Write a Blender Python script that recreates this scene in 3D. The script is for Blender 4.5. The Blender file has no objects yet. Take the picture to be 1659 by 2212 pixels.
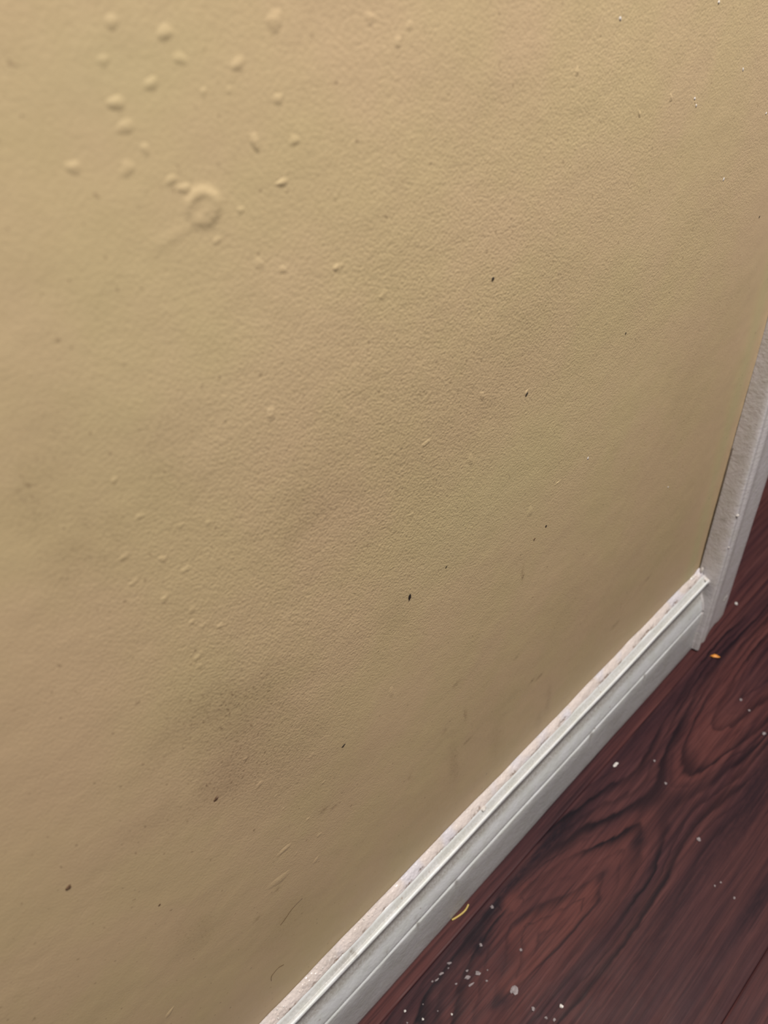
import bpy, bmesh, math, random
import numpy as np
from mathutils import Matrix, Vector

random.seed(7)
SC = bpy.context.scene
COL = SC.collection

# ------------------------------------------------------------------ camera, world, lamp, exposure
cam_data = bpy.data.cameras.new('camera')
cam = bpy.data.objects.new('camera', cam_data)
COL.objects.link(cam)
cam_data.sensor_fit = 'HORIZONTAL'
cam_data.sensor_width = 36.0
cam_data.lens = 1560.0 / 1659.0 * 36.0
RX = Vector((0.7263857771, -0.6804196058, -0.0969167828))     # right
DN = Vector((-0.5066659996, -0.4348588356, -0.7444376118))    # down
FW = Vector((0.4643848271, 0.5898533319, -0.6606207530))      # forward
cam.matrix_world = Matrix((
    (RX.x, -DN.x, -FW.x, -0.428012402),
    (RX.y, -DN.y, -FW.y, -0.149772625),
    (RX.z, -DN.z, -FW.z, 0.534045087),
    (0, 0, 0, 1)))
cam_data.clip_start = 0.01
cam_data.clip_end = 50
cam_data.dof.use_dof = True
cam_data.dof.focus_distance = 0.33
cam_data.dof.aperture_fstop = 16.0
SC.camera = cam

world = bpy.data.worlds.new('room_light')
SC.world = world
world.use_nodes = True
bg = world.node_tree.nodes['Background']
bg.inputs['Color'].default_value = (0.93, 0.95, 1.0, 1)
bg.inputs['Strength'].default_value = 0.17


def lamp(name, loc, aim, size, power, color):
    d = bpy.data.lights.new(name, 'AREA')
    d.shape = 'DISK'
    d.size = size
    d.energy = power
    d.color = color
    o = bpy.data.objects.new(name, d)
    COL.objects.link(o)
    o.location = loc
    o.rotation_euler = (Vector(aim) - Vector(loc)).to_track_quat('-Z', 'Y').to_euler()
    return o


lamp('unseen_lamp', (-0.20, -0.37, 1.36), (-0.20, 0.0, 0.3), 0.20, 20.0, (1.0, 0.96, 0.90))  # lamp out of view, kind unknown, placed to fit the wall's falloff

vs = SC.view_settings
vs.view_transform = 'Standard'
vs.look = 'None'
vs.exposure = 0.0
vs.gamma = 1.0
vs.use_curve_mapping = False


# ------------------------------------------------------------------ helpers: numpy noise
def _lat(ix, iy, seed):
    h = (ix.astype(np.int64) * 374761393 + iy.astype(np.int64) * 668265263 + seed * 974634777) & 0xffffffff
    h = ((h ^ (h >> 13)) * 1274126177) & 0xffffffff
    h = h ^ (h >> 16)
    return (h & 0xffff) / 32767.5 - 1.0


def vnoise(x, y, seed=0):
    x = np.asarray(x, float); y = np.asarray(y, float)
    ix = np.floor(x); iy = np.floor(y)
    fx = x - ix; fy = y - iy
    fx = fx * fx * fx * (fx * (fx * 6 - 15) + 10); fy = fy * fy * fy * (fy * (fy * 6 - 15) + 10)
    a = _lat(ix, iy, seed); b = _lat(ix + 1, iy, seed)
    c = _lat(ix, iy + 1, seed); d = _lat(ix + 1, iy + 1, seed)
    return (a * (1 - fx) + b * fx) * (1 - fy) + (c * (1 - fx) + d * fx) * fy


def fnoise(x, y, seed=0, octs=3):
    s = 0.0; amp = 1.0; tot = 0.0
    for k in range(octs):
        s = s + amp * vnoise(np.asarray(x) * 2 ** k + 17.3 * k, np.asarray(y) * 2 ** k - 9.1 * k, seed + k)
        tot += amp; amp *= 0.5
    return s / tot


def sstep(a, b, x):
    t = np.clip((np.asarray(x, float) - a) / (b - a), 0, 1)
    return t * t * (3 - 2 * t)


# ------------------------------------------------------------------ helpers: objects
def link_mesh(name, me, mat, parent=None, smooth=True):
    o = bpy.data.objects.new(name, me)
    if mat is not None and not me.materials:
        me.materials.append(mat)
    COL.objects.link(o)
    if parent is not None:
        o.parent = parent
    if smooth:
        me.polygons.foreach_set('use_smooth', np.ones(len(me.polygons), bool))
    return o


def grid_mesh(name, P, flip=False):
    """P: (n, m, 3) array of points -> a quad grid mesh."""
    n, m = P.shape[:2]
    i = np.arange(n - 1)[:, None] * m + np.arange(m - 1)[None, :]
    q = np.stack([i, i + m, i + m + 1, i + 1], -1).reshape(-1, 4)
    if flip:
        q = q[:, ::-1]
    me = bpy.data.meshes.new(name)
    me.vertices.add(n * m)
    me.vertices.foreach_set('co', np.ascontiguousarray(P.reshape(-1), dtype=np.float32))
    nq = len(q)
    me.loops.add(nq * 4)
    me.polygons.add(nq)
    me.loops.foreach_set('vertex_index', np.ascontiguousarray(q.reshape(-1), dtype=np.int32))
    me.polygons.foreach_set('loop_start', np.arange(nq, dtype=np.int32) * 4)
    me.polygons.foreach_set('loop_total', np.full(nq, 4, dtype=np.int32))
    me.update(calc_edges=True)
    me.validate()
    return me


def add_attr(me, name, vals):
    a = me.attributes.new(name, 'FLOAT', 'POINT')
    a.data.foreach_set('value', np.ascontiguousarray(np.asarray(vals).reshape(-1), dtype=np.float32))


def structure(o):
    o['kind'] = 'structure'
    return o


def tag(o, label, cat, group=None):
    o['label'] = label
    o['category'] = cat
    if group:
        o['group'] = group
    return o


# ------------------------------------------------------------------ helpers: nodes
class NT:
    def __init__(self, name):
        self.mat = bpy.data.materials.new(name)
        self.mat.use_nodes = True
        self.t = self.mat.node_tree
        self.n = self.t.nodes
        self.l = self.t.links
        self.bsdf = self.n['Principled BSDF']
        self.pos = self.n.new('ShaderNodeNewGeometry').outputs['Position']

    def set(self, sock, v):
        if isinstance(v, bpy.types.NodeSocket):
            self.l.new(v, sock)
        else:
            sock.default_value = v

    def m(self, op, a, b=0.0, c=0.0, clamp=False):
        x = self.n.new('ShaderNodeMath'); x.operation = op; x.use_clamp = clamp
        self.set(x.inputs[0], a); self.set(x.inputs[1], b); self.set(x.inputs[2], c)
        return x.outputs[0]

    def mapping(self, scale, loc=(0, 0, 0)):
        x = self.n.new('ShaderNodeMapping')
        self.l.new(self.pos, x.inputs['Vector'])
        x.inputs['Scale'].default_value = scale
        x.inputs['Location'].default_value = loc
        return x.outputs[0]

    def noise(self, scale, detail=2.0, rough=0.5, vec=None, dist=0.0):
        x = self.n.new('ShaderNodeTexNoise')
        self.l.new(vec if vec is not None else self.pos, x.inputs['Vector'])
        x.inputs['Scale'].default_value = scale
        x.inputs['Detail'].default_value = detail
        x.inputs['Roughness'].default_value = rough
        x.inputs['Distortion'].default_value = dist
        return x.outputs['Fac']

    def voro(self, scale, vec=None, rand=1.0):
        x = self.n.new('ShaderNodeTexVoronoi')
        x.feature = 'SMOOTH_F1'
        self.l.new(vec if vec is not None else self.pos, x.inputs['Vector'])
        x.inputs['Scale'].default_value = scale
        x.inputs['Randomness'].default_value = rand
        return x.outputs['Distance']

    def attr(self, name):
        x = self.n.new('ShaderNodeAttribute'); x.attribute_name = name
        return x.outputs['Fac']

    def ramp(self, fac, lo, hi, a=0.0, b=1.0):
        x = self.n.new('ShaderNodeMapRange'); x.interpolation_type = 'SMOOTHSTEP'
        self.set(x.inputs[0], fac)
        x.inputs[1].default_value = lo; x.inputs[2].default_value = hi
        x.inputs[3].default_value = a; x.inputs[4].default_value = b
        return x.outputs[0]

    def mix(self, fac, a, b, blend='MIX'):
        x = self.n.new('ShaderNodeMix'); x.data_type = 'RGBA'; x.blend_type = blend
        self.set(x.inputs[0], fac)
        for s, v in ((x.inputs[6], a), (x.inputs[7], b)):
            if isinstance(v, bpy.types.NodeSocket):
                self.l.new(v, s)
            else:
                s.default_value = (v[0], v[1], v[2], 1)
        return x.outputs[2]

    def bump(self, height, dist, strength=1.0, normal=None):
        x = self.n.new('ShaderNodeBump')
        self.set(x.inputs['Height'], height)
        x.inputs['Distance'].default_value = dist
        self.set(x.inputs['Strength'], strength)
        if normal is not None:
            self.l.new(normal, x.inputs['Normal'])
        return x.outputs[0]

    def done(self, color, rough=0.5, normal=None, spec=0.5):
        self.set(self.bsdf.inputs['Base Color'], color if isinstance(color, bpy.types.NodeSocket) else (*color, 1))
        self.set(self.bsdf.inputs['Roughness'], rough)
        self.bsdf.inputs['Specular IOR Level'].default_value = spec
        if normal is not None:
            self.l.new(normal, self.bsdf.inputs['Normal'])
        return self.mat


# ------------------------------------------------------------------ materials
def wall_material():
    t = NT('tan_wall_paint')
    grime, peel, tint = t.attr('grime'), t.attr('peel'), t.attr('tint')
    lo = t.noise(22.0, 3.0, 0.55)
    c = t.mix(t.ramp(lo, 0.35, 0.65), (0.560, 0.410, 0.240), (0.545, 0.415, 0.228))
    # old touch-up patches: greener where tint > 0, pinker where tint < 0
    c = t.mix(t.m('MAXIMUM', tint, 0.0), c, (0.515, 0.425, 0.225))
    c = t.mix(t.m('MAXIMUM', t.m('MULTIPLY', tint, -1.0), 0.0), c, (0.560, 0.392, 0.240))
    # dirt rubbed into the roller texture
    g1 = t.noise(900.0, 3.0, 0.6)
    g2 = t.noise(260.0, 3.0, 0.6)
    sp = t.m('MULTIPLY', t.ramp(g1, 0.52, 0.68), t.ramp(g2, 0.38, 0.62))
    c = t.mix(t.m('MULTIPLY', grime, t.m('MULTIPLY_ADD', sp, 1.0, 0.28), clamp=True), c, (0.185, 0.115, 0.062))
    # sparse tiny specks everywhere
    s2 = t.ramp(t.noise(430.0, 1.0, 0.5), 0.715, 0.76)
    c = t.mix(t.m('MULTIPLY', s2, 0.45), c, (0.19, 0.12, 0.07))
    # roller stipple
    v = t.voro(1050.0)
    n1 = t.noise(1450.0, 2.0, 0.55)
    n2 = t.noise(240.0, 2.0, 0.5)
    h = t.m('ADD', t.m('MULTIPLY', v, -0.8), t.m('ADD', n1, t.m('MULTIPLY', n2, 0.35)))
    c = t.mix(t.m('MULTIPLY', t.m('MULTIPLY', peel, t.m('MULTIPLY_ADD', grime, 1.6, 0.25)), t.ramp(h, 0.10, -0.22), clamp=True), c, (0.22, 0.145, 0.08))
    nrm = t.bump(h, 0.00021, peel)
    return t.done(c, t.ramp(g2, 0.3, 0.7, 0.46, 0.58), nrm, 0.5)


def white_paint(name, base, dirt_amt=1.0):
    t = NT(name)
    d = t.attr('dirt_shade')
    c = t.mix(t.ramp(t.noise(90.0, 3.0), 0.35, 0.7), base, (base[0] * 0.93, base[1] * 0.94, base[2] * 0.90))
    n = t.noise(700.0, 3.0, 0.6)
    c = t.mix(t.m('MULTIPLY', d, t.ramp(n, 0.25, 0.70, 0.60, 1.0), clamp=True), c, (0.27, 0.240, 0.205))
    s = t.ramp(t.noise(330.0, 1.0), 0.735, 0.79)
    c = t.mix(t.m('MULTIPLY', s, 0.5 * dirt_amt), c, (0.27, 0.18, 0.12))
    b = t.bump(t.m('ADD', t.noise(420.0, 3.0), t.m('MULTIPLY', t.noise(150.0, 2.0), 1.2)), 0.00035, 0.6)
    return t.done(c, 0.36, b, 0.5)


def caulk_material():
    t = NT('pinkish_white_caulk')
    d = t.attr('dirt_shade')
    c = t.mix(t.ramp(t.noise(75.0, 3.0), 0.35, 0.65), (0.66, 0.575, 0.54), (0.60, 0.52, 0.48))
    c = t.mix(t.ramp(t.noise(38.0, 2.0), 0.52, 0.66), c, (0.61, 0.57, 0.60))
    c = t.mix(d, c, (0.12, 0.065, 0.028))
    s = t.ramp(t.noise(520.0, 2.0), 0.70, 0.76)
    c = t.mix(t.m('MULTIPLY', s, 0.5), c, (0.40, 0.27, 0.19))
    b = t.bump(t.m('ADD', t.noise(600.0, 2.0), t.m('MULTIPLY', t.voro(420.0), -0.7)), 0.0006, 0.75)
    return t.done(c, 0.28, b, 0.5)


def plank_material(name, off, seed_shift=(0, 0, 0)):
    t = NT(name)
    vein, light, dark = t.attr('vein'), t.attr('light'), t.attr('dark')
    st = t.noise(1.0, 4.0, 0.62, t.mapping((9.0, 330.0, 1.0), (off, off * 3.1, 0)))
    st2 = t.noise(1.0, 3.0, 0.55, t.mapping((5.0, 85.0, 1.0), (off * 2.0, off, 0)))
    st3 = t.noise(1.0, 2.0, 0.5, t.mapping((28.0, 900.0, 1.0), (off, 0, 0)))
    c = t.mix(t.ramp(st2, 0.33, 0.67), (0.0467, 0.0178, 0.0212), (0.0771, 0.0281, 0.0272))
    c = t.mix(light, c, (0.1005, 0.0326, 0.0282))
    c = t.mix(t.m('MULTIPLY', t.ramp(st, 0.42, 0.70), 0.52), c, (0.0216, 0.0095, 0.0132))
    c = t.mix(t.m('MULTIPLY', t.ramp(st, 0.50, 0.24), 0.36), c, (0.1344, 0.0546, 0.0525))
    c = t.mix(t.m('MULTIPLY', t.ramp(st3, 0.55, 0.72), 0.50), c, (0.0197, 0.0084, 0.0107))
    c = t.mix(t.m('MULTIPLY', dark, t.ramp(t.noise(1.0, 3.0, 0.6, t.mapping((120.0, 420.0, 1.0), (off, 0, 0))), 0.25, 0.6, 0.55, 1.0)), c, (0.0142, 0.0073, 0.0113))
    c = t.mix(t.m('MULTIPLY', vein, 0.97), c, (0.0063, 0.0037, 0.0066))
    h = t.m('ADD', st, t.m('MULTIPLY', st3, 0.8))
    nrm = t.bump(h, 0.00016, 0.6)
    r = t.ramp(t.noise(60.0, 3.0), 0.3, 0.7, 0.46, 0.58)
    return t.done(c, r, nrm, 0.12)


def plain(name, col, rough=0.5, scale=900.0, var=0.25, dist=0.0002):
    t = NT(name)
    n = t.noise(scale, 3.0)
    c = t.mix(n, tuple(v * (1 - var) for v in col), tuple(min(1, v * (1 + var)) for v in col))
    return t.done(c, rough, t.bump(n, dist, 0.6), 0.5)


M_WALL = wall_material()
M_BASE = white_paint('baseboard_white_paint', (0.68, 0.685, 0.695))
M_CASE = white_paint('casing_white_paint', (0.72, 0.68, 0.69), 0.6)
M_CAULK = caulk_material()
M_PLANK_A = plank_material('walnut_plank_straight', 3.7)
M_PLANK_B = plank_material('walnut_plank_figured', 0.0)
M_PLANK_C = plank_material('walnut_plank_fine', 8.3)
M_UNDER = plain('dark_underlay', (0.035, 0.024, 0.022), 0.8)
M_SHADOW = plain('joint_shadow_brown', (0.10, 0.065, 0.03), 0.7)
M_CRUMB = plain('plaster_dust', (0.25, 0.21, 0.215), 0.6)
M_WHITE = plain('white_paint_speck', (0.60, 0.56, 0.53), 0.3)
M_DARKSPECK = plain('black_speck', (0.020, 0.014, 0.010), 0.6)
M_BROWNSPECK = plain('brown_speck', (0.115, 0.062, 0.032), 0.6)
M_ORANGE = plain('orange_fleck', (0.70, 0.26, 0.03), 0.5)
M_STRAW = plain('straw_fibre', (0.52, 0.38, 0.11), 0.6)
M_HAIR = plain('brown_hair', (0.10, 0.060, 0.030), 0.5)


# ------------------------------------------------------------------ the wall: heightfield and its wear maps
def blob(x, z, c, r, ang=0.0):
    dx = x - c[0]; dz = z - c[1]
    ca, sa = math.cos(ang), math.sin(ang)
    u = (dx * ca + dz * sa) / r[0]; v = (-dx * sa + dz * ca) / r[1]
    return np.exp(-(u * u + v * v))


def wall_h(x, z):
    """relief of the painted wall, metres towards the room"""
    h = 0.00035 * fnoise(x * 14, z * 14, 3, 2)
    h = h + 0.00010 * fnoise(x * 90, z * 90, 5, 3)
    h = h + 0.00045 * np.exp(-((x + 0.016) / 0.009) ** 2) - 0.0002 * np.exp(-((x + 0.004) / 0.004) ** 2)
    h = h + 0.0003 * np.exp(-((z - 0.094) / 0.010) ** 2)
    # flat ring-shaped paint blister with a run beside it
    dx = x + 0.3492; dz = z - 0.4825
    r = np.sqrt((dx * 0.95) ** 2 + (dz * 1.0) ** 2)
    a = np.arctan2(dz, dx)
    h = h + 0.00040 * sstep(0.0044, 0.0031, r) * (0.65 + 0.35 * np.cos(a + 0.3))
    h = h + 0.00036 * np.exp(-((r - 0.0037) / 0.0007) ** 2) * sstep(-0.6, 0.7, np.sin(a + 0.1))
    t = np.clip((x + 0.3635) / 0.0125, 0, 1)
    dd = z - (0.4783 + 0.0022 * t)
    h = h + 0.00010 * np.exp(-(dd / 0.0011) ** 2) * sstep(-0.366, -0.361, x) * sstep(-0.3485, -0.352, x)
    return h


def wall_peel(x, z):
    p = 0.50 + 0.35 * blob(x, z, (-0.27, 0.40), (0.12, 0.075), 0.2) + 0.40 * blob(x, z, (-0.378, 0.295), (0.035, 0.055))
    p = p + 0.25 * blob(x, z, (-0.30, 0.33), (0.07, 0.06)) + 0.20 * fnoise(x * 16, z * 16, 11, 2)
    p = p * sstep(-0.015, -0.085, x) ** 0.8
    p = p * (0.30 + 0.70 * sstep(0.10, 0.24, z))
    p = p * (0.45 + 0.55 * sstep(-0.46, -0.36, x)) * (1 - 0.6 * blob(x, z, (-0.37, 0.50), (0.07, 0.05)))
    return np.clip(p, 0.05, 1.0)


GRIME = [  # (x, z, rx, rz, amount)
    (-0.392, 0.335, 0.016, 0.010, 0.55), (-0.386, 0.312, 0.015, 0.020, 0.50), (-0.399, 0.296, 0.009, 0.012, 0.60),
    (-0.372, 0.325, 0.018, 0.012, 0.35), (-0.375, 0.285, 0.025, 0.022, 0.40), (-0.415, 0.333, 0.010, 0.008, 0.22),
    (-0.422, 0.302, 0.016, 0.012, 0.30), (-0.407, 0.438, 0.008, 0.010, 0.40), (-0.4045, 0.418, 0.009, 0.008, 0.55),
    (-0.397, 0.452, 0.010, 0.012, 0.18), (-0.310, 0.312, 0.010, 0.010, 0.30), (-0.434, 0.222, 0.010, 0.016, 0.40),
    (-0.275, 0.400, 0.06, 0.035, 0.22), (-0.335, 0.390, 0.018, 0.016, 0.28), (-0.346, 0.384, 0.012, 0.008, 0.25),
    (-0.378, 0.430, 0.012, 0.016, 0.24), (-0.30, 0.37, 0.05, 0.03, 0.20), (-0.22, 0.41, 0.06, 0.03, 0.14),
    (-0.36, 0.24, 0.025, 0.02, 0.26), (-0.26, 0.19, 0.03, 0.025, 0.30), (-0.19, 0.21, 0.03, 0.03, 0.22),
    (-0.30, 0.15, 0.03, 0.02, 0.20), (-0.13, 0.16, 0.03, 0.02, 0.20), (-0.40, 0.165, 0.02, 0.02, 0.26),
    (-0.25, 0.27, 0.04, 0.03, 0.12), (-0.09, 0.30, 0.02, 0.04, 0.15),
]


SCUFFS = [  # small scrapes and drip marks (x, z, rx, rz, amount)
    (-0.2083, 0.1637, 0.0032, 0.0013, 0.8), (-0.2152, 0.1670, 0.0028, 0.0011, 0.6), (-0.2791, 0.2305, 0.0024, 0.0012, 0.7), (-0.2724, 0.1700, 0.0034, 0.0013, 0.7),
    (-0.1230, 0.1353, 0.0050, 0.0022, 0.45), (-0.0879, 0.1534, 0.0040, 0.0020, 0.45), (-0.2287, 0.2699, 0.0010, 0.0055, 0.6), (-0.2316, 0.2057, 0.0016, 0.0016, 0.4),
    (-0.2893, 0.1996, 0.0016, 0.0020, 0.45), (-0.3158, 0.1877, 0.0016, 0.0020, 0.45), (-0.2734, 0.1965, 0.0010, 0.0050, 0.5), (-0.3655, 0.2261, 0.0022, 0.0012, 0.8),
    (-0.3609, 0.2215, 0.0024, 0.0010, 0.7), (-0.4115, 0.1913, 0.0020, 0.0010, 0.7), (-0.3980, 0.1990, 0.0016, 0.0012, 0.6),
    (-0.1962, 0.1270, 0.0030, 0.0160, 0.30), (-0.2842, 0.1604, 0.0035, 0.0220, 0.28), (-0.2050, 0.1120, 0.0040, 0.0100, 0.25), (-0.2480, 0.1400, 0.0060, 0.0180, 0.22)]


def wall_grime(x, z):
    g = 0.03 + 0.0 * x
    for gx, gz, rx, rz, a in GRIME:
        wx = x + 0.004 * vnoise(x * 180, z * 180, 21)
        wz = z + 0.004 * vnoise(x * 180, z * 180, 22)
        g = g + a * blob(wx, wz, (gx, gz), (rx, rz))
    for gx, gz, rx, rz, a in SCUFFS:
        g = g + 1.9 * a * blob(x + 0.0008 * vnoise(x * 500, z * 500, 23), z, (gx, gz), (rx, rz))
    return np.clip(g, 0, 1.4)


def wall_tint(x, z):
    t = 0.35 * fnoise(x * 11, z * 11, 31, 2)
    t = t + 0.3 * blob(x, z, (-0.385, 0.345), (0.03, 0.02)) + 0.5 * blob(x, z, (-0.36, 0.512), (0.02, 0.01))
    t = t + 0.5 * blob(x, z, (-0.25, 0.335), (0.05, 0.03)) - 0.25 * blob(x, z, (-0.395, 0.30), (0.012, 0.02))
    t = t - 0.4 * blob(x, z, (-0.45, 0.36), (0.04, 0.04)) - 0.4 * sstep(-0.10, -0.03, x)
    t = t + 1.1 * np.exp(-((x + 0.017) / 0.008) ** 2)
    return np.clip(t, -1, 1)


def wear(me, x, z):
    add_attr(me, 'grime', wall_grime(x, z))
    add_attr(me, 'peel', wall_peel(x, z))
    add_attr(me, 'tint', wall_tint(x, z))


def wall_grid():
    xs = np.concatenate([np.linspace(-1.8, -0.56, 25)[:-1], np.linspace(-0.56, 0.0, 701)])
    zs = np.concatenate([np.linspace(0.0, 0.06, 7)[:-1], np.linspace(0.06, 0.56, 561), np.linspace(0.56, 2.4, 30)[1:]])
    X, Z = np.meshgrid(xs, zs, indexing='ij')
    P = np.stack([X, -wall_h(X, Z), Z], -1)
    me = grid_mesh('wall_left', P)
    wear(me, X, Z)
    return me


wall = structure(link_mesh('wall_left', wall_grid(), M_WALL))
wall['label'] = 'tan painted wall with roller texture, bumps and grubby patches'

# the wall's thickness behind its painted face, ending at the door opening
bm = bmesh.new()
bmesh.ops.create_cube(bm, size=1.0)
for v in bm.verts:
    v.co = Vector((-0.885 + v.co.x * 1.83, 0.0625 + v.co.y * 0.115, 1.2 + v.co.z * 2.4))
me = bpy.data.meshes.new('wall_core'); bm.to_mesh(me); bm.free()
link_mesh('wall_core', me, plain('plasterboard', (0.6, 0.57, 0.5), 0.8), wall, smooth=False)


def dome(name, cx, cz, rx, rz, h, ang=0.0, n=28, m=9, skew=0.0, power=2.0, mat=None):
    """a paint bump that runs out tangent to the wall"""
    th = np.linspace(0, 2 * math.pi, n + 1)[:, None]
    rr = np.linspace(0, 1, m)[None, :]
    wob = 1 + 0.12 * np.sin(2 * th + cx * 900) + 0.08 * np.sin(3 * th + cz * 1300)
    u = rr * np.cos(th) * wob; v = rr * np.sin(th) * wob
    taper = 1.0 - skew * np.clip(u, -1, 1)
    u2 = u * rx; v2 = v * rz * taper
    ca, sa = math.cos(ang), math.sin(ang)
    X = cx + u2 * ca - v2 * sa
    Z = cz + u2 * sa + v2 * ca
    prof = (1 - rr ** 2) ** power
    Y = -(wall_h(X, Z) + h * prof * np.ones_like(th) - 0.00004 * rr ** 6 + 0.000012)
    me = grid_mesh(name, np.stack([X, Y, Z], -1), flip=False)
    if mat is None:
        wear(me, X, Z)
        mat = M_WALL
    return link_mesh(name, me, mat, wall)


BUMPS = [(-0.3616,0.5060,1.77),(-0.3611,0.5018,1.71),(-0.3585,0.4971,1.39),(-0.3634,0.4947,1.67),(-0.3549,0.4901,1.26),(-0.3523,0.4877,1.48),(-0.3534,0.5076,1.71),(-0.3478,0.5151,1.77),(-0.3459,0.5104,1.55),(-0.3221,0.5128,2.14),(-0.3331,0.5071,1.64),(-0.3245,0.4987,1.54),(-0.3221,0.4897,1.39),(-0.3383,0.4662,1.57),(-0.3320,0.4624,1.27),(-0.3578,0.5184,1.35),(-0.3426,0.5039,0.85),(-0.3365,0.5030,0.87),(-0.3738,0.4977,1.41),(-0.3615,0.5131,1.19),(-0.2954,0.5091,1.71),(-0.2872,0.5031,1.56),(-0.2830,0.5057,1.23),(-0.3478,0.4750,1.06),(-0.3401,0.4794,1.06),(-0.3140,0.4569,1.11),(-0.3001,0.4434,1.60),(-0.3894,0.3605,1.56),(-0.3854,0.3791,1.48),(-0.3870,0.3749,1.09),(-0.3962,0.4094,1.31),(-0.3874,0.4018,1.50),(-0.3826,0.3941,1.68),(-0.3881,0.3613,1.27),(-0.3967,0.4002,1.35),(-0.3914,0.3889,1.55),(-0.3844,0.3710,1.25),(-0.3794,0.3665,1.42),(-0.3901,0.3566,1.29),(-0.3721,0.4044,1.28),(-0.3884,0.4181,1.18),(-0.3907,0.4313,1.11),(-0.3795,0.4087,1.12),(-0.2850,0.4014,1.40),(-0.2972,0.3562,1.37),(-0.3141,0.3524,1.00),(-0.3873,0.2790,1.59),(-0.3632,0.2697,1.50),(-0.3715,0.2109,1.68),(-0.3768,0.1933,1.95),(-0.3739,0.2300,1.21),(-0.3843,0.2125,1.23),(-0.3616,0.2456,1.19),(-0.3883,0.2991,1.01),(-0.3831,0.2638,0.92),(-0.3822,0.2517,0.95),(-0.2445,0.3534,0.94),(-0.1845,0.4291,0.87),(-0.1352,0.4572,0.88)]
for i, (x, z, r) in enumerate(BUMPS):
    big = r / 1000.0 * 1.15
    k = 0.085 if z > 0.42 else 0.075
    dome('paint_bump', x, z, big * random.uniform(0.95, 1.35), big * random.uniform(0.8, 1.0), big * k * random.uniform(0.75, 1.15), random.uniform(-0.3, 0.6))

RUNS = [(-0.3449,0.4275,-0.3450,0.4249,1.64),(-0.2646,0.3642,-0.2645,0.3607,1.59),(-0.2254,0.3109,-0.2251,0.3067,1.90),(-0.3188,0.2689,-0.3188,0.2646,1.81),(-0.3288,0.4821,-0.3264,0.4818,0.97),(-0.3324,0.4909,-0.3329,0.4927,1.34),(-0.3914,0.2044,-0.3990,0.2055,3.2),(-0.3856,0.2236,-0.3908,0.2234,2.0),(-0.1742,0.4627,-0.1735,0.4611,0.81),(-0.1540,0.4635,-0.1535,0.4617,1.01),(-0.2582,0.3890,-0.2577,0.3867,1.35),(-0.2132,0.4832,-0.2128,0.4819,0.99),(-0.2028,0.3134,-0.2077,0.3129,0.65),(-0.4578,0.1842,-0.4607,0.1823,1.57),(-0.3148,0.4572,-0.3162,0.4568,0.86),(-0.2309,0.3763,-0.2320,0.3753,0.91),(-0.2899,0.3832,-0.2853,0.3835,0.97)]
for x0, z0, x1, z1, r in RUNS:
    L = math.hypot(x1 - x0, z1 - z0)
    dome('paint_run', (x0 + x1) / 2, (z0 + z1) / 2, L / 2 + r / 1000, r / 1000 * 1.1, 0.00020, math.atan2(z1 - z0, x1 - x0), skew=-0.25, power=1.6)

WHITE = [(-0.1356,0.4583,0.55),(-0.1336,0.4555,0.5),(-0.0970,0.4184,0.7),(-0.0996,0.4610,0.6),(-0.1817,0.3137,0.75),(-0.0683,0.4381,0.5),(-0.0872,0.2352,0.6),(-0.1917,0.4926,0.6),(-0.1297,0.4877,0.6)]
for x, z, r in WHITE:
    dome('plaster_speck', x, z, r / 1000, r / 1000 * 1.2, 0.00025, 0.4, n=12, m=5, power=0.8, mat=M_WHITE)


# ------------------------------------------------------------------ baseboard with its caulk bead
PROFILE = [(0.3, 0.0), (0.3, 89.0), (3.6, 90.6), (4.8, 90.7), (5.3, 90.2), (6.2, 89.2), (7.2, 88.2), (7.9, 87.5), (8.3, 87.0), (8.9, 87.6), (9.5, 87.9), (10.1, 87.6), (10.5, 86.7), (10.4, 85.4), (10.1, 83.4), (9.0, 81.2),
           (8.1, 78.6), (7.3, 75.4), (6.9, 72.6), (7.0, 70.2), (7.5, 68.6), (8.4, 66.8), (9.4, 64.4), (10.3, 61.6), (11.0, 58.6), (11.6, 55.6), (11.95, 53.2), (11.8, 52.2), (10.9, 51.6), (10.8, 51.0), (11.2, 50.6), (12.0, 50.0), (12.3, 48.6), (12.2, 36.0), (12.15, 24.0), (12.1, 12.0), (12.05, 3.0), (11.8, 0.2), (0.3, 0.0)]



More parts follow.
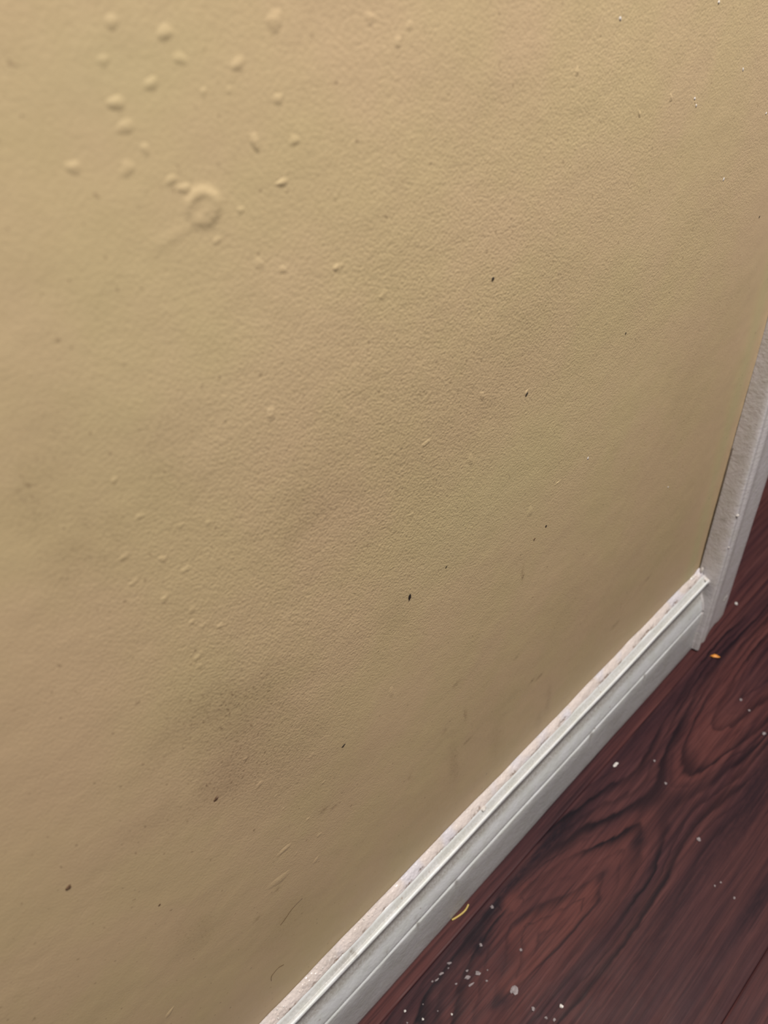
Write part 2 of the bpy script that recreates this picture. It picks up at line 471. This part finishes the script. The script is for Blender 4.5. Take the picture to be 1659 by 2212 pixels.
def baseboard():
    xs = np.concatenate([np.linspace(-1.8, -0.46, 30)[:-1], np.linspace(-0.46, -0.0001, 420)])
    pr = np.array(PROFILE) / 1000.0
    n = len(pr)
    X = np.repeat(xs[:, None], n, 1)
    k = np.arange(n)[None, :]
    wob = 0.00016 * fnoise(X * 70, k * 0.9 + 0 * X, 41, 3) + 0.00025 * vnoise(X * 16, k * 0.25 + 0 * X, 44)
    wz = 0.00018 * fnoise(X * 90, k * 0.8 + 0 * X, 47, 2)
    front = (pr[:, 0] > 0.001)[None, :]
    Y = -(pr[None, :, 0] + wob * front)
    # paint lip chipped here and there
    chip = np.zeros_like(X)
    for cx, w in ((-0.085, 0.0012), (-0.155, 0.0018), (-0.30, 0.0014), (-0.335, 0.001)):
        chip += np.exp(-((X - cx) / w) ** 2)
    lip = ((k >= 28) & (k <= 32))
    Y = Y + chip * lip * 0.0007
    Z = pr[None, :, 1] + wz * front * (pr[None, :, 1] > 0.001)
    bot = (pr[None, :, 1] < 0.001)
    Z = Z + bot * front * np.clip(0.0008 * fnoise(X * 55, 0 * X, 51, 2), 0, 1)
    me = grid_mesh('baseboard_left', np.stack([X, Y, Z], -1), flip=True)
    zz = pr[None, :, 1] + 0 * X
    # scuffs on foot and face; shade under the ridge painted into cove and creases
    d = 0.16 * sstep(0.008, 0.0, zz) + 0.80 * sstep(0.0105, 0.0065, np.abs(zz - 0.0735)) + 0.52 * ((k >= 5) & (k <= 7)) + 0.75 * (k == 8) + 0.26 * sstep(0.0505, 0.0490, zz) + 0.35 * ((k >= 28) & (k <= 29))  # cap slope and lower face toned greyer to set off ridge and bulge
    d = d + 0.5 * chip * lip
    for cx, cz, rx, rz, a in ((-0.30, 0.018, 0.012, 0.010, 0.35), (-0.325, 0.012, 0.008, 0.006, 0.25), (-0.22, 0.03, 0.02, 0.01, 0.12), (-0.12, 0.022, 0.012, 0.012, 0.18), (-0.06, 0.03, 0.02, 0.012, 0.15), (-0.335, 0.0575, 0.0012, 0.0012, 0.8), (-0.36, 0.056, 0.001, 0.001, 0.6), (-0.378, 0.0885, 0.001, 0.0012, 0.9), (-0.386, 0.0882, 0.008, 0.001, 0.35)):
        d = d + a * np.exp(-((X - cx) / rx) ** 2 - ((zz - cz) / rz) ** 2)
    add_attr(me, 'dirt_shade', np.clip(d, 0, 0.95))
    return me


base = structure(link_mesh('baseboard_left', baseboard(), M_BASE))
base['label'] = 'white moulded baseboard along the tan wall'
# close the end that meets the casing
_p = np.array(PROFILE[2:-1]) / 1000.0
me = grid_mesh('end_cut', np.stack([np.stack([0 * _p[:, 0] - 0.0001, -_p[:, 0], _p[:, 1]], -1), np.stack([0 * _p[:, 0] - 0.0001, 0 * _p[:, 0] - 0.0003, _p[:, 1]], -1)], 0))
add_attr(me, 'dirt_shade', np.full(len(me.vertices), 0.2))
link_mesh('end_cut', me, M_BASE, base, smooth=False)

# caulk bead: dirt and cracks (x, height hint, half length mm)
CRACKS = [(-0.1839,0.0950,3.8),(-0.2056,0.0918,5.1),(-0.2154,0.0915,3.2),(-0.2360,0.0925,2.5),(-0.2693,0.0935,1.4),(-0.2750,0.0920,1.8),(-0.2913,0.0915,4.7),(-0.3066,0.0915,4.0),(-0.3206,0.0940,1.7),(-0.3318,0.0918,2.8),(-0.3512,0.0930,1.6),(-0.3668,0.0920,1.1),(-0.3849,0.0912,2.1),(-0.3896,0.0918,2.1),(-0.4035,0.0912,1.6),(-0.4162,0.0915,2.6),(-0.4208,0.0915,2.5),(-0.0847,0.0942,4.9),(-0.0976,0.0930,1.7),(-0.0765,0.0935,3.5),(-0.1376,0.0928,3.4),(-0.1313,0.0918,2.7),(-0.1167,0.0915,2.1),(-0.0529,0.0925,2.9),(-0.0418,0.0945,3.6),(-0.0200,0.0940,1.5),(-0.0120,0.0945,2.0)]


def caulk():
    xs = np.concatenate([np.linspace(-1.8, -0.45, 20)[:-1], np.linspace(-0.45, -0.0003, 1400)])
    m = 22
    X = np.repeat(xs[:, None], m, 1)
    s = np.linspace(0, 1, m)[None, :] + 0 * X
    top = 0.0957 + 0.0009 * fnoise(X * 40, 0 * X, 61, 3) + 0.0012 * np.exp(-((X + 0.385) / 0.02) ** 2) + 0.0014 * np.exp(-((X + 0.002) / 0.0018) ** 2)
    low_y = 0.0052 + 0.0005 * fnoise(X * 60, 0 * X, 66, 3)
    y0 = wall_h(X, top) + 0.0002
    # from the wall face down and out over the board's top edge
    Yp = y0 + (low_y - y0) * s
    Zp = top + (0.0906 - top) * (s ** 0.82) + 0.0006 * np.sin(np.pi * s)
    bulge = 0.00025 + 0.00022 * fnoise(X * 160, s * 3, 71, 3)
    rough = 0.00030 * sstep(-0.33, -0.40, X) * np.maximum(vnoise(X * 900, s * 6, 75), 0)
    rough = rough + 0.0006 * np.exp(-((X + 0.009) / 0.009) ** 2) * (0.4 + np.maximum(vnoise(X * 500, s * 4, 76), -0.4))
    b = (bulge + rough) * np.sin(np.pi * s) ** 0.6
    d = 0.0 * X
    for cx, cz, hl in CRACKS:
        zc = 0.0909 + 0.25 * (cz - 0.0915) + 0.0004 * vnoise(X * 700, 0 * X, 81)
        w = 0.00055 + 0.00025 * vnoise(X * 900, 0 * X, 82)
        d = d + np.exp(-((X - cx) / (hl * 1.25 / 1000.0)) ** 4) * np.exp(-((Zp - zc) / w) ** 2) * (0.65 + 0.35 * vnoise(X * 1200, Zp * 2000, 83))
    d = np.clip(d, 0, 1)
    b = b - 0.00035 * d
    P = np.stack([X, -(Yp + 0.7 * b), Zp + 0.7 * b], -1)
    back = np.stack([X[:, :1], 0 * X[:, :1] + 0.0002 - wall_h(X[:, :1], top[:, :1]), top[:, :1] - 0.0004], -1)
    me = grid_mesh('caulk_bead', P, flip=True)
    d = np.maximum(d, 0.5 * sstep(0.93, 0.99, s) * sstep(-0.1, 0.5, fnoise(X * 55, 0 * X, 87, 3)))
    d2 = 0.25 * np.maximum(fnoise(X * 120, s * 4, 85, 3), 0) * sstep(0.2, 1.0, s)
    add_attr(me, 'dirt_shade', np.clip(d * 0.95 + d2 * 0.6, 0, 1))
    return me


cb = link_mesh('caulk_bead', caulk(), M_CAULK, base)
cb['label'] = 'uneven pinkish white caulk bead with brown cracks'


def corner_caulk():
    pr = np.array(PROFILE[3:-2]) / 1000.0
    n = len(pr)
    tg = np.gradient(pr, axis=0)
    nr = np.stack([-tg[:, 1], tg[:, 0]], -1)
    nr /= np.linalg.norm(nr, axis=1)[:, None]
    rows = []
    for f in np.linspace(0, 1, 6):
        off = 0.0001 + 0.0011 * f ** 2 + 0.00012 * vnoise(np.arange(n) * 1.3, np.full(n, f * 3), 301)
        q = pr + nr * off[:, None]
        rows.append(np.stack([np.full(n, -0.0014 + 0.0017 * f), -q[:, 0], np.maximum(q[:, 1], 0.0002)], -1))
    me = grid_mesh('corner_caulk', np.stack(rows, 0))
    add_attr(me, 'dirt_shade', np.clip(0.12 + 0.2 * np.random.RandomState(3).rand(n * 6), 0, 1))
    return me


link_mesh('corner_caulk', corner_caulk(), M_CASE, base)


def lump_mesh(name, r, seed, flat=0.6, amp=0.35, sub=1):
    bm = bmesh.new()
    bmesh.ops.create_icosphere(bm, subdivisions=sub, radius=r)
    rnd = random.Random(seed)
    for v in bm.verts:
        k = 1 + rnd.uniform(-amp, amp)
        v.co = Vector((v.co.x * k, v.co.y * k, v.co.z * k * flat))
    me = bpy.data.meshes.new(name)
    bm.to_mesh(me); bm.free()
    return me


def lump(name, loc, r, seed, mat, parent=None, flat=0.6, stretch=(1, 1, 1), rot=(0, 0, 0), amp=0.35, sub=1):
    me = lump_mesh(name, r, seed, flat, amp, sub)
    o = link_mesh(name, me, mat, parent, smooth=False)
    o.location = loc; o.scale = stretch; o.rotation_euler = rot
    return o


lump('paint_blob', (-0.2665, -0.0058, 0.0902), 0.0015, 5, M_WHITE, base, 0.8, (1.5, 1, 0.8), amp=0.25, sub=2)
lump('caulk_crumb', (-0.0022, -0.0035, 0.0968), 0.0012, 6, M_WHITE, base, 1.0, (1, 1, 2.2), amp=0.3, sub=2)
lump('caulk_crumb', (-0.0018, -0.0088, 0.0893), 0.0011, 9, M_WHITE, base, 0.8, (1.5, 1, 1), amp=0.35, sub=2)
lump('caulk_crumb', (-0.0130, -0.0018, 0.0955), 0.0012, 8, M_WHITE, base, 0.8, (1.8, 1, 0.8), amp=0.3, sub=2)
# glossy pimples squeezed out along the near end of the bead
for i in range(46):
    x = random.uniform(-0.432, -0.352)
    t = random.uniform(0.1, 0.8)
    lump('caulk_pimple', (x, -(0.0010 + 0.0042 * t), 0.0962 - 0.0046 * t ** 0.82), random.uniform(0.0003, 0.0007), 100 + i, M_CAULK if i % 3 else M_WHITE, base, 0.9, amp=0.12, sub=2)
for o in base.children:
    if o.name.startswith('caulk_pimple'):
        o.data.polygons.foreach_set('use_smooth', np.ones(len(o.data.polygons), bool))


# ------------------------------------------------------------------ door casing at the wall's end
CASE = [(0.0, 0.0), (0.0, 4.0), (0.0, 9.0), (0.0, 13.0), (0.3, 16.0), (1.0, 17.0), (2.4, 17.3), (4.2, 17.0), (6.0, 16.2), (7.6, 15.0), (9.2, 13.9), (10.6, 13.9), (12.2, 14.9), (14.0, 15.6), (16.0, 15.7), (18.0, 15.3), (21.0, 14.7), (26.0, 14.3), (34.0, 13.9), (44.0, 13.5), (51.0, 13.2), (53.6, 12.7), (54.6, 11.6), (54.8, 9.0), (54.8, 0.0)]


def casing():
    zs = np.concatenate([np.linspace(0, 0.36, 240), np.linspace(0.36, 2.1, 40)[1:]])
    pr = np.array(CASE) / 1000.0
    n = len(pr)
    Z = np.repeat(zs[:, None], n, 1)
    px = pr[None, :, 0] + 0 * Z
    py = pr[None, :, 1] * (1.0 - 0.22 * sstep(0.05, 0.33, Z) * (0.3 + 0.7 * sstep(0.030, 0.0, px)))
    wob = 0.00014 * fnoise(Z * 60, px * 120, 91, 3)
    X = px + 0.0002 + (px > 0.054) * wob * 1.2
    Y = -(py + wob * (pr[None, :, 1] > 0.008))
    # ragged foot where the paint and caulk have broken away from the floor
    foot = np.clip(0.0022 + 0.0042 * np.exp(-((px - 0.030) / 0.006) ** 2) - 0.0022 * np.exp(-((px - 0.012) / 0.008) ** 2) + 0.0008 * vnoise(px * 300, 0 * px, 95), 0.0, 0.01)
    Zr = np.where(Z < 1e-6, foot, Z + 0.0)
    Zr[1:4] = np.maximum(Zr[1:4], foot[1:4] + 0.0004 * np.arange(1, 4)[:, None])
    me = grid_mesh('trim_1', np.stack([X, Y, Zr], -1))
    d = 0.40 * ((px > 0.007) & (px < 0.011)) + 0.2 * ((px > 0.0175) & (px < 0.022)) + 0.14 * sstep(0.0125, 0.011, py) * sstep(0.002, 0.0, px) + 0.20 * sstep(0.02, 0.0, Z) + 0.10  # grooves darkened to bring out the moulding; wall-side face and foot darker too
    for cz, cy, a in ((0.152, 0.008, 0.5), (0.128, 0.006, 0.4), (0.21, 0.007, 0.35), (0.112, 0.012, 0.3)):
        d = d + a * np.exp(-((Z - cz) / 0.002) ** 2 - ((py - cy) / 0.0015) ** 2) * (px < 0.001)
    add_attr(me, 'dirt_shade', np.clip(d, 0, 0.9))
    return me


case = structure(link_mesh('trim_1', casing(), M_CASE))
case['label'] = 'white door casing standing at the end of the tan wall'
lump('paint_speck', (0.0016, -0.0160, 0.1602), 0.0011, 31, M_WHITE, case, 0.8, (1, 1, 1.2), amp=0.2, sub=2)
lump('paint_speck', (0.0016, -0.0167, 0.128), 0.0006, 32, M_WHITE, case, 0.8, amp=0.2, sub=2)
lump('paint_smear', (0.043, -0.0136, 0.0325), 0.0034, 33, M_WHITE, case, 1.0, (1.0, 0.12, 1.1), amp=0.3, sub=2)

# brown strip painted as the shadow in the gap between wall and casing
zs = np.linspace(0.094, 0.215, 60)
w = 0.0008 * sstep(0.215, 0.14, zs) + 0.00025
P = np.stack([np.stack([0.0002 - 0 * zs - w * 1.2, -0.0006 - 0 * zs, zs], -1), np.stack([0.0004 + 0 * zs, -0.0010 - 0 * zs, zs], -1)], 0)
link_mesh('open_joint', grid_mesh('open_joint', P), M_SHADOW, case)

# jamb lining the opening, behind the casing
bm = bmesh.new()
bmesh.ops.create_cube(bm, size=1.0)
for v in bm.verts:
    v.co = Vector((0.0415 + v.co.x * 0.019, 0.0615 + v.co.y * 0.12, 1.05 + v.co.z * 2.098))
bmesh.ops.bevel(bm, geom=bm.edges[:], offset=0.001, segments=2, affect='EDGES')
me = bpy.data.meshes.new('trim_2'); bm.to_mesh(me); bm.free()
add_attr(me, 'dirt_shade', np.full(len(me.vertices), 0.1))
jamb = structure(link_mesh('trim_2', me, M_CASE, smooth=False))
jamb['label'] = 'white door jamb behind the casing'


# ------------------------------------------------------------------ floor of dark laminate planks
def poly_sdf(px, py, poly):
    d = np.full(px.shape, 1e9); inside = np.zeros(px.shape, bool)
    n = len(poly)
    for i in range(n):
        ax, ay = poly[i]; bx, by = poly[(i + 1) % n]
        ex, ey = bx - ax, by - ay
        wx, wy = px - ax, py - ay
        t = np.clip((wx * ex + wy * ey) / (ex * ex + ey * ey), 0, 1)
        d = np.minimum(d, (wx - ex * t) ** 2 + (wy - ey * t) ** 2)
        c = ((ay > py) != (by > py)) & (px < (bx - ax) * (py - ay) / (by - ay + 1e-12) + ax)
        inside ^= c
    d = np.sqrt(d)
    return np.where(inside, -d, d)


HEART = [(-.2142, -.0663), (-.2485, -.054), (-.2617, -.0474), (-.2827, -.0423), (-.302, -.054), (-.3242, -.0662), (-.3099, -.068), (-.2725, -.072), (-.2301, -.0746)]
HEART2 = [(.0049, -.0675), (.03, -.063), (.12, -.0655), (.03, -.072)]
LEVELS = [(0.0045, .0008, .8), (0.0082, .0005, .5), (0.012, .0009, 1.0), (0.0165, .0005, .45), (0.0215, .0011, .95), (0.0255, .0006, .5), (0.0290, .0013, .85), (0.0335, .0007, .55), (0.0380, .0012, .8), (0.043, .0006, .4), (0.049, .0010, .55), (0.056, .0007, .35)]
ST = 5.0


def grain_figured(x, y):
    xw = x + 0.0040 * fnoise(x * 60, y * 420, 201, 2)
    yw = y + 0.0022 * fnoise(x * 14, y * 34, 203, 2) + 0.0007 * fnoise(x * 130, y * 200, 205, 2)
    d1 = poly_sdf(xw / ST, yw, [(a / ST, b) for a, b in HEART]) + 0.012
    d2 = poly_sdf(xw / ST, yw, [(a / ST, b) for a, b in HEART2])
    k = 0.004
    h = np.clip(0.5 + 0.5 * (d2 - d1) / k, 0, 1)
    d = d2 * (1 - h) + d1 * h - k * h * (1 - h)
    d = d + 0.0012 * fnoise(x * 22, y * 70, 207, 2)
    vein = 0 * x
    for lv, w, a in LEVELS:
        ww = w * (1.0 + 0.7 * vnoise(x * 30 + lv * 900, y * 60, 209))
        am = np.clip(a * (0.80 + 0.75 * vnoise(x * 17 + lv * 700, y * 40, 211)), 0, 1)
        one = np.exp(-np.clip((d - lv) / (ww * 0.55), 0, 9) ** 2) * np.exp(-np.clip((lv - d) / (ww * 1.9), 0, 9) ** 2)
        vein = np.maximum(vein, one * am)
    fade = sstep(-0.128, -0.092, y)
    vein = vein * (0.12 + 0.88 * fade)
    light = 0.85 * sstep(0.0125, 0.0105, d1) + 0.55 * sstep(0.012, 0.004, np.abs(d - 0.0165)) * fade
    light = light + 0.45 * np.exp(-((y + 0.0985 - 0.02 * (x + 0.2)) / 0.0022) ** 2) * sstep(-0.5, 0.8, vnoise(x * 9, 0 * x, 215))
    dark = 0 * x
    for cx, cy, rx, ry, a in ((-.203, -.0285, .030, .0075, .75), (-.222, -.027, .025, .004, .6), (-.262, -.0255, .030, .0035, .85), (-.282, -.027, .016, .004, .7), (-.300, -.034, .014, .007, .5), (-.305, -.037, .006, .004, .6), (-.335, -.035, .035, .010, .45), (-.174, -.0712, .009, .0035, .8), (-.212, -.0668, .007, .003, .6), (-.136, -.0752, .010, .003, .6), (-.322, -.067, .007, .004, .7), (-.10, -.026, .05, .0045, .35), (-.02, -.030, .05, .006, .5), (-.30, -.055, .010, .005, .4), (-.06, -.108, .05, .006, .55), (-.11, -.114, .04, .008, .40), (-.20, -.112, .05, .006, .40), (-.155, -.148, .03, .004, .6), (-.03, -.084, .04, .003, .3), (-.27, -.1, .04, .006, .3)):
        ex = x + 0.006 * fnoise(x * 50, y * 200, 217, 2); ey = y + 0.0025 * fnoise(x * 50, y * 160, 219, 2)
        dark = dark + a * np.exp(-((ex - cx) / rx) ** 2 - ((ey - cy) / ry) ** 2)
    kn = np.exp(-((x + .2705) / .0075) ** 2 - ((y + .0325) / .0048) ** 2)
    kn2 = np.exp(-((x + .2560) / .004) ** 2 - ((y + .0330) / .0035) ** 2)
    light = np.clip(light + 0.9 * kn + 0.5 * kn2, 0, 1) * (1 - 0.5 * np.clip(dark, 0, 1) * (1 - kn))
    rk = np.sqrt(((x + .2705) / .0095) ** 2 + ((y + .0325) / .0062) ** 2) + 0.45 * fnoise(x * 150, y * 260, 221, 2)
    vein = np.maximum(vein * (1 - kn), 0.7 * sstep(-.6, .3, vnoise(x * 170, y * 170, 223)) * np.exp(-((rk - 1.05) / 0.16) ** 2))
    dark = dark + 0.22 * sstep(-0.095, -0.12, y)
    return np.clip(vein, 0, 1), np.clip(light, 0, 1), np.clip(dark * (1 - kn), 0, 1)


def grain_plain(x, y, seed):
    d = y + 0.005 * fnoise(x * 7, y * 25, seed, 2) + 0.001 * fnoise(x * 40, y * 120, seed + 3, 2)
    ph = d * 95 + 1.2 * vnoise(x * 3, y * 30, seed + 5)
    tri = np.abs(ph - np.round(ph))
    vein = np.exp(-(tri / 0.07) ** 2) * np.clip(0.30 + 0.8 * vnoise(x * 12, np.round(ph) * 3.1, seed + 7), 0, 1)
    light = np.clip(0.42 + 0.6 * fnoise(x * 6, y * 70, seed + 9, 2), 0, 1)
    dark = np.clip(0.12 + 0.5 * fnoise(x * 9, y * 45, seed + 11, 2), 0, 1)
    return vein * 0.7, light, dark


def plank(x0, x1, y0, y1, mat, fn, fine, step):
    """one board: a bevelled slab whose grain is stored on its top"""
    bev = 0.0003
    lo, hi = fine
    xs = [x0, x0 + bev]
    a = max(x0 + bev, lo); b = min(x1 - bev, hi)
    if a < b:
        if a > x0 + bev + 1e-6:
            xs += list(np.linspace(x0 + bev, a, 20)[1:])
        xs += list(np.linspace(a, b, max(3, int((b - a) / step)))[1:])
        if b < x1 - bev - 1e-6:
            xs += list(np.linspace(b, x1 - bev, 40)[1:])
    else:
        xs += list(np.linspace(x0 + bev, x1 - bev, 40)[1:])
    xs += [x1]
    ny = max(6, int((y1 - y0) / (step * 0.75)))
    ys = np.array([y0, y0, y0 + bev] + list(np.linspace(y0 + bev, y1 - bev, ny)[1:]) + [y1, y1])
    X, Y = np.meshgrid(np.array(xs), ys, indexing='ij')
    Z = 0 * X
    Z[0, :] = -bev; Z[-1, :] = -bev
    Z[:, 1] = -bev; Z[:, -2] = -bev
    Z[:, 0] = -0.007; Z[:, -1] = -0.007
    me = grid_mesh('plank', np.stack([X, Y, Z], -1), flip=True)
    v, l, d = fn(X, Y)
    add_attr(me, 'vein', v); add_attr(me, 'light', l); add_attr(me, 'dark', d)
    return link_mesh('plank', me, mat, floor, smooth=False)


bm = bmesh.new()
bmesh.ops.create_cube(bm, size=1.0)
for v in bm.verts:
    v.co = Vector((-0.2 + v.co.x * 3.2, -0.2 + v.co.y * 1.9, -0.0125 + v.co.z * 0.012))
me = bpy.data.meshes.new('floor'); bm.to_mesh(me); bm.free()
floor = structure(link_mesh('floor', me, M_UNDER, smooth=False))
floor['label'] = 'dark reddish brown wood grain plank floor'

PW = 0.1443
YB = -0.1655                                                     # room-side edge of the figured board
for row in range(-5, 6):
    y0 = YB + row * PW; y1 = y0 + PW - 0.0001
    if row == 0:
        plank(-0.72, 0.58, y0, y1, M_PLANK_B, grain_figured, (-0.42, 0.12), 0.00055)
        plank(-1.8, -0.7206, y0, y1, M_PLANK_A, lambda x, y: grain_plain(x, y, 300), (5, 6), 0.004)
        plank(0.5806, 1.4, y0, y1, M_PLANK_C, lambda x, y: grain_plain(x, y, 310), (5, 6), 0.004)
    else:
        cut = (-0.9, 0.95, -0.55, 0.7, -1.0, 0.45)[row % 6]
        near = row in (-1, 1)
        for x0, x1, s in ((-1.8, cut - 0.0003, 0), (cut + 0.0003, 1.4, 1)):
            plank(x0, x1, y0, y1, (M_PLANK_A, M_PLANK_C)[(row + s) % 2], lambda x, y, q=400 + row * 20 + s: grain_plain(x, y, q), (-0.42, 0.45) if near else (5, 6), 0.0016 if near else 0.004)


# ------------------------------------------------------------------ loose things: debris on the floor, hairs and specks on the wall
CR = 'white crumbs scattered on the floor'


def crumb(x, y, r, label, group=None, mat=M_CRUMB, cat='crumb', name='plaster_crumb', stretch=(1, 1, 1), rot=0.0, flat=0.6, seed=1, amp=0.4):
    r = r * 0.78
    o = lump(name, (x, y, r * flat * stretch[2] * 0.92), r, seed, mat, None, flat, stretch, (0, 0, rot), amp, sub=2)
    return tag(o, label, cat, group)


crumb(0.0735, -0.0150, 0.0017, 'round white crumb on the floor just right of the door casing foot', mat=M_WHITE, seed=11)
crumb(-0.1363, -0.0268, 0.0017, 'white flake on the floor beside the middle of the baseboard', mat=M_WHITE, cat='flake', name='paint_flake', stretch=(1.7, 0.9, 0.5), rot=0.1, seed=12)
crumb(-0.3097, -0.0679, 0.0022, 'fluffy pale dust clump, the largest, on the reddish heart of the grain', cat='dust', name='dust_clump', stretch=(1.3, 1.2, 0.7), seed=13, amp=0.5)
crumb(-0.2821, -0.0265, 0.0013, 'grey crumb beside the small knot close to the baseboard', stretch=(1.0, 1.0, 1.1), seed=14)
crumb(-0.2956, -0.0939, 0.0013, 'bright white crumb nearest the bottom edge right of the dust clump', mat=M_WHITE, seed=15)
crumb(-0.3091, -0.0827, 0.0014, 'pale crumb between the dust clump and the bottom edge', seed=16)
crumb(-0.1453, -0.1004, 0.0016, 'pale crumb on the dark purple streaks right of the heart grain', seed=17)
crumb(-0.1136, -0.0460, 0.0011, 'tiny pale crumb on the long dark vein right of the flake', seed=18)
crumb(-0.1240, -0.0620, 0.0012, 'tiny pale crumb at the tip of the pointed upper grain figure', seed=19)
crumb(-0.0188, -0.0665, 0.0013, 'pale crumb inside the innermost upper grain rings', seed=20)
crumb(-0.0356, -0.0938, 0.0017, 'pale crumb by the right edge, below the upper grain rings', seed=21)
crumb(-0.0237, -0.0760, 0.0010, 'faint crumb on the light band of the upper grain rings', seed=22)
crumb(-0.2888, -0.0566, 0.0011, 'small crumb alone in the middle of the reddish heart grain', seed=23)
crumb(-0.3051, -0.0365, 0.0012, 'crumb in the dark patch left of the heart grain', seed=24)
for i, (x, y, r, sx) in enumerate([(-.3188, -.0458, .0017, 1.2), (-.3252, -.0428, .0015, 1.5), (-.3264, -.0471, .0010, 2.2), (-.3275, -.0291, .0010, 2.0), (-.3357, -.0295, .0009, 2.2), (-.3401, -.0299, .0009, 1.8), (-.3428, -.0284, .0009, 1.0), (-.3300, -.0305, .0006, 1.2), (-.3225, -.0400, .0008, 1.4), (-.3180, -.0525, .0008, 1.2), (-.3130, -.0490, .0006, 1.0), (-.3330, -.0400, .0007, 1.3)]):
    crumb(x, y, r, 'whitish crumb in the cluster on the dark board beside the near baseboard', CR, stretch=(0.8, sx, 0.9), rot=0.9 + 0.2 * (i % 3), seed=40 + i)
for i, (x, y, r) in enumerate([(-.3666, -.0276, .0008), (-.3618, -.0384, .0008), (-.3470, -.0493, .0007), (-.3073, -.0909, .0010), (-.3045, -.0950, .0010), (-.3560, -.0330, .0005), (-.3520, -.0420, .0005), (-.3700, -.0330, .0006), (-.1662, -.1238, .0007), (-.1615, -.1256, .0009), (-.1644, -.1365, .0009)]):
    crumb(x, y, r, 'speck of pale dust on the bare dark boards near the bottom', 'dust specks on the floor', mat=M_WHITE if i < 3 else M_CRUMB, cat='speck', name='dust_speck', seed=70 + i)

o = lump('orange_fleck', (0.0065, -0.0309, 0.0013), 0.0019, 77, M_ORANGE, None, 0.75, (2.0, 0.9, 0.9), (0, 0, -1.0), 0.3, 2)
tag(o, 'bright orange fleck on the dark floor near the casing foot', 'fleck')


def strand(name, pts, r, mat, label, cat):
    cu = bpy.data.curves.new(name, 'CURVE')
    cu.dimensions = '3D'
    sp = cu.splines.new('NURBS')
    sp.points.add(len(pts) - 1)
    for p, q in zip(sp.points, pts):
        p.co = (*q, 1)
    sp.use_endpoint_u = True
    sp.order_u = 3
    cu.bevel_depth = r
    cu.bevel_resolution = 2
    cu.use_fill_caps = True
    tmp = bpy.data.objects.new(name + '_curve', cu)
    COL.objects.link(tmp)
    me = bpy.data.meshes.new_from_object(tmp.evaluated_get(bpy.context.evaluated_depsgraph_get()))
    bpy.data.objects.remove(tmp)
    me.name = name
    me.materials.clear()
    o = link_mesh(name, me, mat)
    return tag(o, label, cat)


strand('straw_fibre', [(-0.3075, -0.0128, .0012), (-0.3040, -0.0140, .0010), (-0.2990, -0.0150, .0010), (-0.2955, -0.0152, .0012), (-0.2925, -0.0143, .0020)], 0.0006, M_STRAW, 'yellow straw fibre lying against the foot of the baseboard', 'fibre')


def on_wall(pts, off):
    return [(x, -float(wall_h(np.array(x), np.array(z))) - off, z) for x, z in pts]


strand('hair', on_wall([(-0.3896, 0.1728), (-0.3928, 0.1727), (-0.3955, 0.1722), (-0.3976, 0.1713), (-0.4009, 0.1688), (-0.4039, 0.1679)], 0.0001), 0.00013, M_HAIR, 'thin wavy brown hair on the wall below the long paint run', 'hair')
strand('hair', on_wall([(-0.4113, 0.1288), (-0.4130, 0.1303), (-0.4146, 0.1311), (-0.418, 0.1302), (-0.4194, 0.1289), (-0.42, 0.1253)], 0.0001), 0.00012, M_HAIR, 'curled brown hair on the wall just above the near baseboard', 'hair')

SPECKS = [(-0.2520, 0.4303, 0.55, 1.2, 0.2, M_DARKSPECK, 'round black speck on the upper part of the tan wall'),
          (-0.3027, 0.3151, 0.75, 2.3, 1.3, M_DARKSPECK, 'slim black chip mark in the middle of the tan wall, the largest'),
          (-0.2121, 0.2903, 0.55, 1.3, 2.2, M_DARKSPECK, 'small black speck on the wall toward the door casing'),
          (-0.3482, 0.2586, 0.45, 2.4, 0.3, M_DARKSPECK, 'black streak speck on the lower wall above the baseboard'),
          (-0.4544, 0.3063, 0.70, 1.5, 0.5, M_BROWNSPECK, 'brown dot on the lower left of the tan wall'),
          (-0.4378, 0.2593, 0.35, 1.6, 0.5, M_BROWNSPECK, 'tiny brown dot right of and below the larger brown dot'),
          (-0.2312, 0.3750, 0.55, 1.8, 0.6, M_DARKSPECK, 'dark nick on the wall below and right of the round black speck'),
          (-0.1623, 0.3717, 0.35, 1.3, 0.6, M_DARKSPECK, 'pinhead dark speck on the wall halfway to the casing top'),
          (-0.2811, 0.3158, 0.35, 1.6, 0.8, M_DARKSPECK, 'pinhead dark speck just right of the black chip mark'),
          (-0.0487, 0.3870, 0.45, 1.2, 0.2, M_DARKSPECK, 'small dark speck by the right edge of the upper wall'),
          (-0.2208, 0.2879, 0.50, 1.5, 0.5, M_BROWNSPECK, 'faint brown speck left of the small black speck'),
          (-0.4035, 0.2910, 0.70, 1.6, 0.4, M_BROWNSPECK, 'brown scab at the left edge of the grubby rubbed patch')]
for i, (x, z, r, st, ang, mat, lab) in enumerate(SPECKS):
    r = r / 1000.0
    y = -float(wall_h(np.array(x), np.array(z)))
    o = lump('dirt_speck', (x, y - 0.00012, z), r, 200 + i, mat, None, 1.0, (st, 0.35, 1.0), (0, -ang, 0), 0.3, 2)
    tag(o, lab, 'speck')
